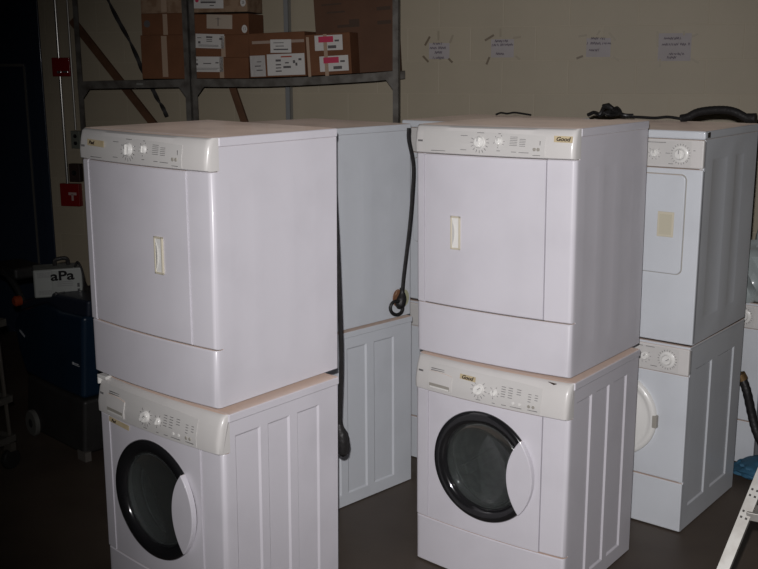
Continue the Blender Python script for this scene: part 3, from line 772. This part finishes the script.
for (x0, y0, x1, y1) in ((325, 2, 345, 4), (330, 10, 348, 12), (340, 24, 352, 27), (352, 19, 362, 27), (380, 8, 394, 12), (380, 22, 394, 26)):
    a = P(x0, y1); b = P(x1, y0); mb.box((a[0], -.0008, a[1]), (b[0], .001, b[1]))
mb.build('printed_lines', mat('carton_print', (.06, .035, .022), .8), t)

# ------------------------------------------------------------------ things on and against the wall
def tube_wall(pxs, r, name, m, off, label, cat, flat=None, grp=None):
    p = [onwall(x, y, off) for x, y in pxs]
    o = MB().tube(smooth_path(p, 5) if len(p) > 2 else p, r, 10).build(name, m); tag(o, label, cat, grp); return o
GAL = mat('galvanised_conduit', (.50, .49, .46), .25, .8)
GAD = mat('dull_conduit', (.22, .21, .19), .4, .5)
# left conduit
def vert_line(px, py, off, zt, zb):
    q = onwall(px, py, off); return Vector((q.x, q.y, zb)), Vector((q.x, q.y, zt))
zr = onwall(70, 184, .06).z
a, b = vert_line(59, 60, .022, 3.5, zr+.0)
tag(MB().tube([a, b], .011, 12).build('conduit_pipe', GAL), 'shiny metal conduit running down the wall between two red alarm boxes', 'pipe')
zg = onwall(75.5, 130, .05).z
a, b = vert_line(71, 60, .028, 3.5, zg)
tag(MB().tube([a, b], .0075, 10).build('conduit_pipe', GAD), 'thin dull conduit ending at the small grey outlet box', 'pipe')
a, b = vert_line(288, 60, .085, 3.5, .0)
cp_ = empty('steel_channel', a, -WA, 'pale steel channel standing on the wall behind the loaded shelf', 'pipe')
mb = MB().box((-.016, -.02, 0), (.016, -.016, 3.5)).box((-.016, -.02, 0), (-.013, .03, 3.5)).box((.013, -.02, 0), (.016, .03, 3.5)); mb.build('channel', mat('zinc_channel', (.33, .34, .34), .4, .6), cp_)
MB().box((-.024, -.026, 1.885), (.024, -.018, 1.915)).build('clip', STE, cp_)
RED = mat('alarm_red', (.20, .008, .008), .35, 0, .3)
def wallbox(px0, py0, px1, py1, dep, m, name, label, cat):
    s_a, z_a = wloc(px0, py1, dep); s_b, z_b = wloc(px1, py0, dep)
    t = empty(name, W0+Wd*((s_a+s_b)/2)+Vector((0, 0, z_a)), -WA, label, cat)
    w = s_b-s_a; h = z_b-z_a
    MB().box((-w/2, -dep, 0), (w/2, 0, h)).build('housing', m, t, bevel=.004)
    return t, w, h, dep
t, w, h, d = wallbox(52.5, 57.5, 69, 76.5, .04, RED, 'alarm_box', 'red alarm box with a chrome strip, upper of the two on the conduit', 'alarm box')
CHR = mat('chrome', (.7, .7, .7), .2, .9)
MB().box((-w*.22, -d-.006, h*.16), (w*.0, -d+.002, h*.3)).build('chrome_strip', CHR, t, bevel=.002); MB().box((w*.1, -d-.006, h*.2), (w*.38, -d+.002, h*.3)).build('chrome_strip', CHR, t, bevel=.002)
t, w, h, d = wallbox(61, 184, 78.5, 206, .045, RED, 'alarm_box', 'red alarm pull box with a pale T mark, lower of the two on the conduit', 'alarm box')
mb = MB().box((-w*.05, -d-.003, h*.5), (w*.36, -d+.001, h*.62)).box((w*.10, -d-.003, h*.26), (w*.2, -d+.001, h*.55)); mb.build('pull_handle', mat('alarm_pale', (.42, .3, .28), .5), t)
t, w, h, d = wallbox(71.5, 131, 79, 148.5, .05, mat('outlet_grey', (.16, .17, .14), .5, .2), 'outlet_box', 'small grey green outlet box at the foot of the thin conduit', 'outlet')
for k in (.7, .3): MB().lathe([(.014, -d-.001), (.014, -d+.001)], (0, 0, h*k)).build('socket', BLK, t)
t, w, h, d = wallbox(69.5, 164, 79, 182, .05, mat('dark_box', (.035, .02, .017), .5), 'junction_box', 'dark brown square wall box just above the lower red alarm box', 'outlet')
MB().lathe([(.018, -d-.003), (.018, -d+.002)], (0, 0, h*.5)).build('cover_ring', BLK, t)
# planks
WOO = mat('stained_plank', (.105, .048, .022), .7, noise=(9, (.075, .032, .014), .4, .65))
p = onwall(72, 20, .035); q = onwall(149, 118, .035); e = q+(q-p)*((q.z-.03)/(p.z-q.z))
o = MB().beam(p, e, .052, .03, Wn).build('wooden_plank', WOO, None, bevel=.003); tag(o, 'long brown plank leaning diagonally across the wall behind the left shelf', 'plank')
p = onwall(233, 88, .14); q = onwall(243, 117, .14); e = q+(q-p)*((q.z-.03)/(p.z-q.z)); s_ = p+(p-q)*2.6
o = MB().beam(s_, e, .046, .03, Wn).build('wooden_plank', WOO, None, bevel=.003); tag(o, 'steep brown plank showing below the middle shelf right of the middle post', 'plank')
# twisted dark strap
sp_ = [(100, -20), (108, 0), (118, 20), (128, 38), (137, 57), (143, 72), (152, 88), (158, 100), (163, 108), (167, 117)]
P_ = smooth_path([onwall(x, y, .03) for x, y in sp_], 8); mb = MB(); pr = None
for i, p in enumerate(P_):
    tdir = (P_[min(i+1, len(P_)-1)]-P_[max(i-1, 0)]).normalized(); n_ = tdir.cross(Wn).normalized(); ang = .3+i*.19
    wv = (n_*math.cos(ang)+Wn*math.sin(ang))*.013; tv = tdir.cross(wv.normalized()).normalized()*.007
    ring = [mb.b.verts.new(p+wv+tv), mb.b.verts.new(p+wv-tv), mb.b.verts.new(p-wv-tv), mb.b.verts.new(p-wv+tv)]
    if pr:
        for k in range(4): mb.b.faces.new([pr[k], pr[(k+1) % 4], ring[(k+1) % 4], ring[k]])
    else: mb.b.faces.new(ring[::-1])
    pr = ring
mb.b.faces.new(pr)
tag(mb.build('strap', mat('dark_webbing', (.02, .018, .017), .7)), 'dark twisted strap hanging slantwise on the wall behind the cartons', 'strap')
# papers
PAP = mat('thin_paper', (.355, .325, .325), .7, noise=(9, (.33, .30, .295), .4, .7)); TPB = mat('brown_tape', (.13, .095, .055), .5); TPL = mat('pale_tape', (.27, .23, .16), .5)
PEN = mat('pen_writing', (.10, .08, .10), .7)
def paper(x0, y0, x1, y1, tapes, lines, label):
    s_a, z_a = wloc(x0, y1, .004); s_b, z_b = wloc(x1, y0, .004); cx = (s_a+s_b)/2; cz = (z_a+z_b)/2
    t = empty('paper_notice', W0+Wn*.004+Wd*cx+Vector((0, 0, cz)), -WA, label, 'notice', 'handwritten notices taped to the wall')
    w = s_b-s_a; h = z_b-z_a
    mb = MB(); n = 8; rr = random.Random(int(x0)); G = []
    for i in range(n+1):
        G.append([mb.b.verts.new((-w/2+w*i/n, rr.uniform(-.0025, .0005), -h/2+h*j/5)) for j in range(6)])
    for A, B in zip(G, G[1:]):
        for j in range(5): mb.b.faces.new([A[j], B[j], B[j+1], A[j+1]])
    mb.build('sheet', PAP, t)
    for (xa, ya, xb, yb, dk) in tapes:
        p = wloc(xa, ya, .006); q = wloc(xb, yb, .006)
        MB().beam((p[0]-cx, -.004, p[1]-cz), (q[0]-cx, -.004, q[1]-cz), .013, .0012, Vector((0, 1, 0))).build('tape', TPB if dk else TPL, t)
    mb = MB()
    for (xa, xb, yy) in lines:
        p = wloc(xa, yy, .006); q = wloc(xb, yy, .006); k = int((xb-xa)*1.1)+2; last = None
        for i in range(k+1):
            f_ = i/k
            c = Vector((p[0]-cx+(q[0]-p[0])*f_, -.0062, p[1]-cz+(.008 if i % 2 else -.008)*rr.uniform(.5, 1.2)))
            if last is not None and rr.random() > .14: mb.beam(last, c, .0034, .0008, Vector((0, 1, 0)))
            last = c
    mb.build('handwriting', PEN, t); return t
paper(429, 43, 449.5, 59, [(425, 45.5, 430, 36.5, 1), (438.5, 40.5, 438.5, 31, 0), (450, 43, 453, 35, 0), (423, 56, 428.5, 62, 1), (448.5, 58.5, 452.5, 62.5, 1)],
      [(433, 442, 43.5), (430, 446, 48), (435, 442, 52.5), (433, 444, 58)], 'small white notice with five tape strips, leftmost of the four on the wall')
paper(491, 39, 514, 57.5, [(485, 40.5, 494, 35, 1), (500.5, 37, 500.5, 28.5, 0), (513, 38, 521, 37, 0), (489.5, 57, 486.5, 64.5, 1), (515.5, 56, 520, 59.5, 0)],
      [(495, 508, 41), (492, 513, 45), (496, 504, 54)], 'white notice with a dark spot in its last line, second from left')
paper(586, 38, 611, 57, [(578.5, 36.5, 587, 35, 0), (597, 35, 600, 30.5, 0), (609, 32.5, 615.5, 40.5, 0), (576.5, 58.5, 583, 56, 1), (613, 57, 619, 60.5, 0)],
      [(591, 605, 38.5), (587, 611, 43.5), (589, 599, 50)], 'white notice with black tape at its lower left, third from the left')
paper(657.5, 33, 692, 61, [(657.5, 31, 657.5, 47, 0), (684, 31, 684, 35.5, 0), (692, 36.5, 698, 34, 0), (660, 59, 660, 67, 0), (691, 58.5, 698.5, 63, 0)],
      [(664, 681, 38.5), (662, 686, 44.5), (688, 689.5, 44), (669, 684, 54), (667, 676, 57.5)], 'largest white notice, rightmost of the four on the wall')

# ------------------------------------------------------------------ floor scrubber and charger at the left
BLU = mat('scrubber_blue', (.006, .017, .034), .38, 0, .2, noise=(4, (.005, .013, .026), .4, .7))
GRY = mat('scrubber_grey', (.022, .021, .020), .55, noise=(6, (.014, .013, .013), .4, .7))
pc = onfloor(86, 462)
ang = -45
sc_ = empty('floor_scrubber', pc, R(ang), 'dark blue and grey floor scrubber standing left of the nearest stack', 'floor scrubber')
# local: x right along the side facing the viewer's left, near corner at origin, body extends to -x and +y
def loc2(px, py, z=None):
    """picture point on the scrubber's long side plane -> local x, z"""
    a = R(ang); n = Vector((math.sin(a), -math.cos(a), 0)); q = onplane(px, py, pc, n)-pc
    return q.dot(Vector((math.cos(a), math.sin(a), 0))), q.z
base = [loc2(*p) for p in ((27, 375), (56, 390), (84, 402), (84, 456), (60, 446), (27, 432))]
base = [(x, max(.03, z)) for x, z in base]
WB = .50
MB().prism(base, 0, WB).build('lower_body', GRY, sc_, bevel=.02, seg=3)
tk = [loc2(*p) for p in ((84, 400), (56, 388), (27, 373), (20, 352), (14, 322), (20, 309), (45, 303), (60, 312), (84, 317))]
MB().prism(tk, -.006, WB+.005).build('tank', BLU, sc_, bevel=.025, seg=4)
tl = [loc2(*p) for p in ((84, 319), (60, 314), (44, 304), (20, 309), (14, 318), (18, 301), (45, 293), (84, 302))]
MB().prism(tl, .02, WB-.02).build('tank_lid', mat('scrubber_lid', (.012, .016, .028), .5), sc_, bevel=.015)
LOG = mat('scrubber_lettering', (.35, .36, .38), .5)
x, z = loc2(79, 366)
lg = MB().box((-.035, -.0085, 0), (-.02, -.005, .013)).box((-.014, -.0085, 0), (.035, -.005, .004)).box((-.014, -.0085, .007), (.025, -.005, .012)).build('lettering', LOG, sc_); lg.location = (x-.02, 0, z)
x, z = loc2(21, 330)
lg = MB().beam((0, -.008, 0), (.06, -.008, .0), .012, .002).build('lettering', LOG, sc_); lg.location = (x, 0, z); lg.rotation_euler = (0, R(25), 0)
x, z = loc2(33, 424); 
wh = MB().lathe([(.055, .02), (.085, .02), (.095, .01), (.095, -.02), (.085, -.03), (.05, -.03)], n=28).build('wheel', mat('pale_wheel', (.10, .10, .09), .5), sc_); wh.location = (x+.02, -.005, .078); wh.scale = (.72, .6, .8)
MB().lathe([(.05, -.02), (.02, -.036)], n=20).build('hub', GRY, wh)
x, z = loc2(8, 300)
hd = MB().box((x-.3, .05, z+.10), (x+.0, .24, z+.17)).build('control_head', GRY, sc_, bevel=.02)
mb = MB().tube(smooth_path([(x+.12, .06, z-.1), (x, .06, z+.05), (x-.15, .06, z+.14)], 5), .018, 8).tube(smooth_path([(x+.12, WB-.06, z-.1), (x, WB-.06, z+.05), (x-.15, .2, z+.14)], 5), .018, 8)
mb.build('handle_arm', GRY, sc_)
x, z = loc2(17, 301)
k = MB().lathe([(.028, .02), (.030, -.01), (.02, -.02)], n=20).build('orange_cap', mat('orange_cap', (.22, .035, .01), .4), sc_); k.location = (x, -.0, z)
# squeegee and drain nubs near the floor
x, z = loc2(84, 440)
MB().box((-.05, -.015, .0), (.03, .02, .05)).build('caster', mat('caster_grey', (.10, .09, .08), .5), sc_).location = (x-.02, .01, 0)

# battery charger
q = atY(36, 297, 5.25); q2 = atY(83, 298, 5.25)
CHG = mat('charger_grey', (.225, .235, .22), .45)
wz = (q2-q).length; ch = empty('battery_charger', Vector(((q.x+q2.x)/2, 5.25, q.z)), R(19), 'grey battery charger lettered aPa on top of the floor scrubber', 'battery charger')
hh = atY(36, 269, 5.25).z-q.z
MB().box((-wz/2, 0, 0), (wz/2, .16, hh)).build('case', CHG, ch, bevel=.008)
MB().box((-wz/2+.006, -.003, .006), (-wz/2+wz*.38, .002, hh-.006)).build('vent_panel', mat('charger_side', (.24, .25, .235), .5), ch, bevel=.002)
mb = MB()
for z in [hh*.12+.006*i for i in range(4)]+[hh*.72+.006*i for i in range(5)]:
    for k in range(9): mb.box((-wz/2+.022+k*.0075, -.0045, z), (-wz/2+.027+k*.0075, -.002, z+.003))
mb.build('vent_slots', MRK, ch)
w = link('lettering', text_mesh('aPa', .07, .0008, 0, 1.25, offset=.0018), BLK, ch); w.location = (wz*.09, -.003, hh*.74)
mb = MB()
for i in range(3): mb.box((-wz*.03, -.0015, hh*(.52-.07*i)), (wz*.3, .001, hh*(.52-.07*i)+.003))
mb.build('markings', MRK, ch)
MB().box((wz*.38, -.006, hh*.32), (wz*.43, .001, hh*.46)).build('switch', BLK, ch); MB().box((wz*.38, -.006, hh*.14), (wz*.43, .001, hh*.26)).build('switch', BLK, ch)
MB().tube(smooth_path([(-.01, .1, hh), (-.005, .1, hh+.03), (.05, .1, hh+.035), (.06, .1, hh)], 5), .011, 8).build('carry_handle', RUB, ch)
mb = MB().tube(smooth_path([(wz*.36, .01, hh+.002), (wz*.42, -.0, hh+.03), (wz*.5, -.02, hh*.9), (wz*.51, -.025, hh*.4), (wz*.45, -.02, .01), (wz*.2, -.03, .02), (wz*.0, -.035, hh*.12), (wz*-.08, -.03, hh*.2), (wz*.08, -.03, hh*.06), (wz*.14, -.03, -.0)], 6), .006, 7)
mb.build('cord', RUB, ch)
MB().beam((-wz*.1, -.03, hh*.13), (wz*.12, -.03, hh*.17), .016, .012).build('clamp', RUB, ch, bevel=.003); MB().beam((wz*.2, -.03, hh*.15), (wz*.42, -.03, hh*.1), .014, .012).build('clamp', RUB, ch, bevel=.003)

# hand cart at the left edge
CRT = mat('cart_steel', (.10, .09, .075), .45, .3); CBD = mat('cart_tray', (.07, .065, .055), .6)
pb = onfloor(13, 468)
ct = empty('utility_cart', pb, R(62), 'small dim utility cart cut by the left edge', 'cart')
a = MB()
for x, y in ((0, 0), (-.75, 0), (0, .45), (-.75, .45)):
    MB().tube([(x-.0, y, .14), (x-.03, y, .78)], .011, 8).build('post', CRT, ct)
    w = MB().lathe([(.012, -.018), (.05, -.016), (.055, -.008), (.055, .008), (.05, .016), (.012, .018)], (0, 0, 0), 'y', 20).build('caster', RUB, ct); w.location = (x-.01, y, .056)
    MB().box((x-.025, y-.025, .10), (x+.01, y+.025, .145)).build('caster_fork', CRT, ct)
for z in (.15, .36, .76):
    mb = MB().box((-.79, -.02, z), (.015, .47, z+.012)).box((-.79, -.025, z), (.015, -.015, z+.035)).box((.01, -.02, z), (.02, .47, z+.035)); mb.build('tray', CBD, ct)

# ------------------------------------------------------------------ right edge: clutter on and by the far washer
def G_local(u, v, z):
    a = R(-38.5); return Vector((1.915, 4.92, 0))+Vector((math.cos(a), math.sin(a), 0))*(u-W)+Vector((-math.sin(a), math.cos(a), 0))*v+Vector((0, 0, z))
def crumple(name, c, r, m, seed, label, cat, sq=(1, 1, 1), amp=.28):
    rr = random.Random(seed); b = bmesh.new(); bmesh.ops.create_icosphere(b, subdivisions=4, radius=1)
    dirs = [(Vector((rr.gauss(0, 1), rr.gauss(0, 1), rr.gauss(0, 1))).normalized(), rr.uniform(3, 9), rr.uniform(0, 6)) for _ in range(9)]
    for v in b.verts:
        d = v.co.normalized(); k = 1+amp*sum(abs(math.sin(q.dot(d)*f+p)) for q, f, p in dirs)/9*2-amp
        v.co = Vector((d.x*k*sq[0], d.y*k*sq[1], max(-.62, d.z*k)*sq[2]))*r
    me = bpy.data.meshes.new(name); b.to_mesh(me); b.free(); o = link(name, me, m); o.location = c; tag(o, label, cat); return o
BAG = mat('crumpled_white_plastic', (.34, .38, .38), .3, 0, .3); BRN = mat('brown_sack', (.13, .075, .05), .8)
GRB = mat('grey_green_sack', (.20, .23, .22), .6)
crumple('plastic_bag', G_local(.60, .16, .852+.17*.62), .17, BAG, 3, 'crumpled white plastic bag on the washer at the right edge', 'bag', (1, .9, 1), .5)
crumple('sack', G_local(.62, .56, .852+.19*.62*1.5), .19, GRB, 5, 'grey green sack standing behind the white bag at the right edge', 'sack', (.9, .6, 1.5))
BLC = MB().tube(smooth_path([G_local(.45, .06, 1.28), G_local(.47, .03, 1.2), G_local(.47, .0, 1.05), G_local(.44, -.02, .9), G_local(.46, -.03, .8)], 6), .008, 8).build('cable', RUB)
tag(BLC, 'thin black cable drooping over the front of the washer at the right edge', 'cable')
gp = smooth_path([atY(742, 377, 4.78), atY(747, 392, 4.76), atY(752, 415, 4.75), atY(757, 433, 4.73), atY(768, 455, 4.71)], 6)
e = gp[-1]; gp += smooth_path([e, e+Vector((.06, .0, -.06)), Vector((e.x+.16, e.y, .085)), Vector((e.x+.4, e.y+.02, .03))], 6)[1:]
gh = empty('drain_hose', gp[0], 0, 'black hose with a brass end drooping before the washer at the right edge', 'hose')
MB().tube(pl(gp, gh), .022, 12, prof=lambda i: 1.05 if i % 2 else .95).build('tube', RUB, gh)
MB().tube(pl([gp[0]+Vector((-.012, 0, .016)), gp[1]], gh), .027, 14).build('brass_fitting', mat('brass', (.42, .27, .13), .35, .8), gh)
pr_ = onfloor(749, 463)
crumple('blue_rag', (pr_.x+.05, pr_.y-.15, .028), .15, mat('blue_cloth', (.035, .12, .2), .7), 11, 'crumpled blue rag on the floor at the right edge', 'rag', (1.1, .8, .3), .35)
crumple('dark_rag', (pr_.x+.36, pr_.y+.05, .05), .10, mat('dark_cloth', (.04, .025, .02), .8), 14, 'dark rag bundle behind the blue rag at the right edge', 'rag', (1.1, .8, .6), .35)

# ------------------------------------------------------------------ aluminium stepladder
ALU = mat('aluminium', (.50, .49, .46), .38, .55, noise=(14, (.4, .38, .35), .45, .65)); ALR = mat('rivet_dark', (.06, .055, .05), .4, .5)
p1 = atY(723, 569, 3.0); p2 = atY(762, 473, 3.13)
dn_ = (p1-p2); foot = p1+dn_*((p1.z-.02)/(p2.z-p1.z)*-1) if False else p2+dn_*((p2.z-.02)/(p2.z-p1.z)); top = p2-dn_*((1.15-p2.z)/(p2.z-p1.z))
wv = Vector((.86, -.5, 0))
ld = empty('stepladder', Vector((foot.x, foot.y, 0)), 0, 'aluminium stepladder at the lower right corner, one rail showing', 'ladder')
O = Vector((foot.x, foot.y, 0)); axis = (top-foot).normalized(); fn = axis.cross(wv).normalized()
def rail(a, b, inner):
    mb = MB(); mb.beam(a-O, b-O, .036, .003, fn)
    for s_ in (-1, 1):
        off = axis.cross(fn).normalized()*.0165*s_
        mb.beam(a-O+off+inner*.012, b-O+off+inner*.012, .003, .024, fn)
    return mb.build('rail', ALU, ld)
tw = .42; ttw = .30
# web faces the viewer so that the rail reads as a pale strip with flanges
foot2 = foot+wv*tw; top2 = top+wv*ttw
side_n = fn if fn.y < 0 else -fn
rail(foot, top, -side_n); rail(foot2, top2, -side_n)
hb = Vector((axis.x, axis.y, 0)).normalized()
for k in range(1, 4):
    f_ = .263*k
    a = foot.lerp(top, f_); b = foot2.lerp(top2, f_)
    MB().beam(a-O-side_n*.03, b-O-side_n*.03, .028 if k else .03, .075, Vector((0, 0, 1)).cross(b-a).normalized()).build('step', ALU, ld, bevel=.003)
rb_ = foot+hb*1.0; rb2 = foot2+hb*1.0
MB().beam(Vector((rb_.x, rb_.y, .01))-O, top-O+hb*.05, .03, .02, fn).build('rear_leg', ALU, ld)
MB().beam(Vector((rb2.x, rb2.y, .01))-O, top2-O+hb*.05, .03, .02, fn).build('rear_leg', ALU, ld)
MB().beam(top-O-wv*.02+hb*.03+Vector((0, 0, .012)), top2-O+wv*.02+hb*.03+Vector((0, 0, .012)), .024, .12, hb).build('top_cap', ALU, ld, bevel=.004)
for f_ in (.505, .52, .56, .575):
    a = foot.lerp(top, f_)-O+side_n*.002
    for s_ in (-.008, .008):
        q = a+axis.cross(fn).normalized()*s_
        MB().beam(q, q+side_n*.003, .007, .007, axis).build('rivet', ALR, ld, bevel=.001)
for f_ in (foot, foot2): MB().box(Vector((f_.x-.03, f_.y-.02, 0))-O, Vector((f_.x+.03, f_.y+.02, .03))-O).build('shoe', RUB, ld, bevel=.004)
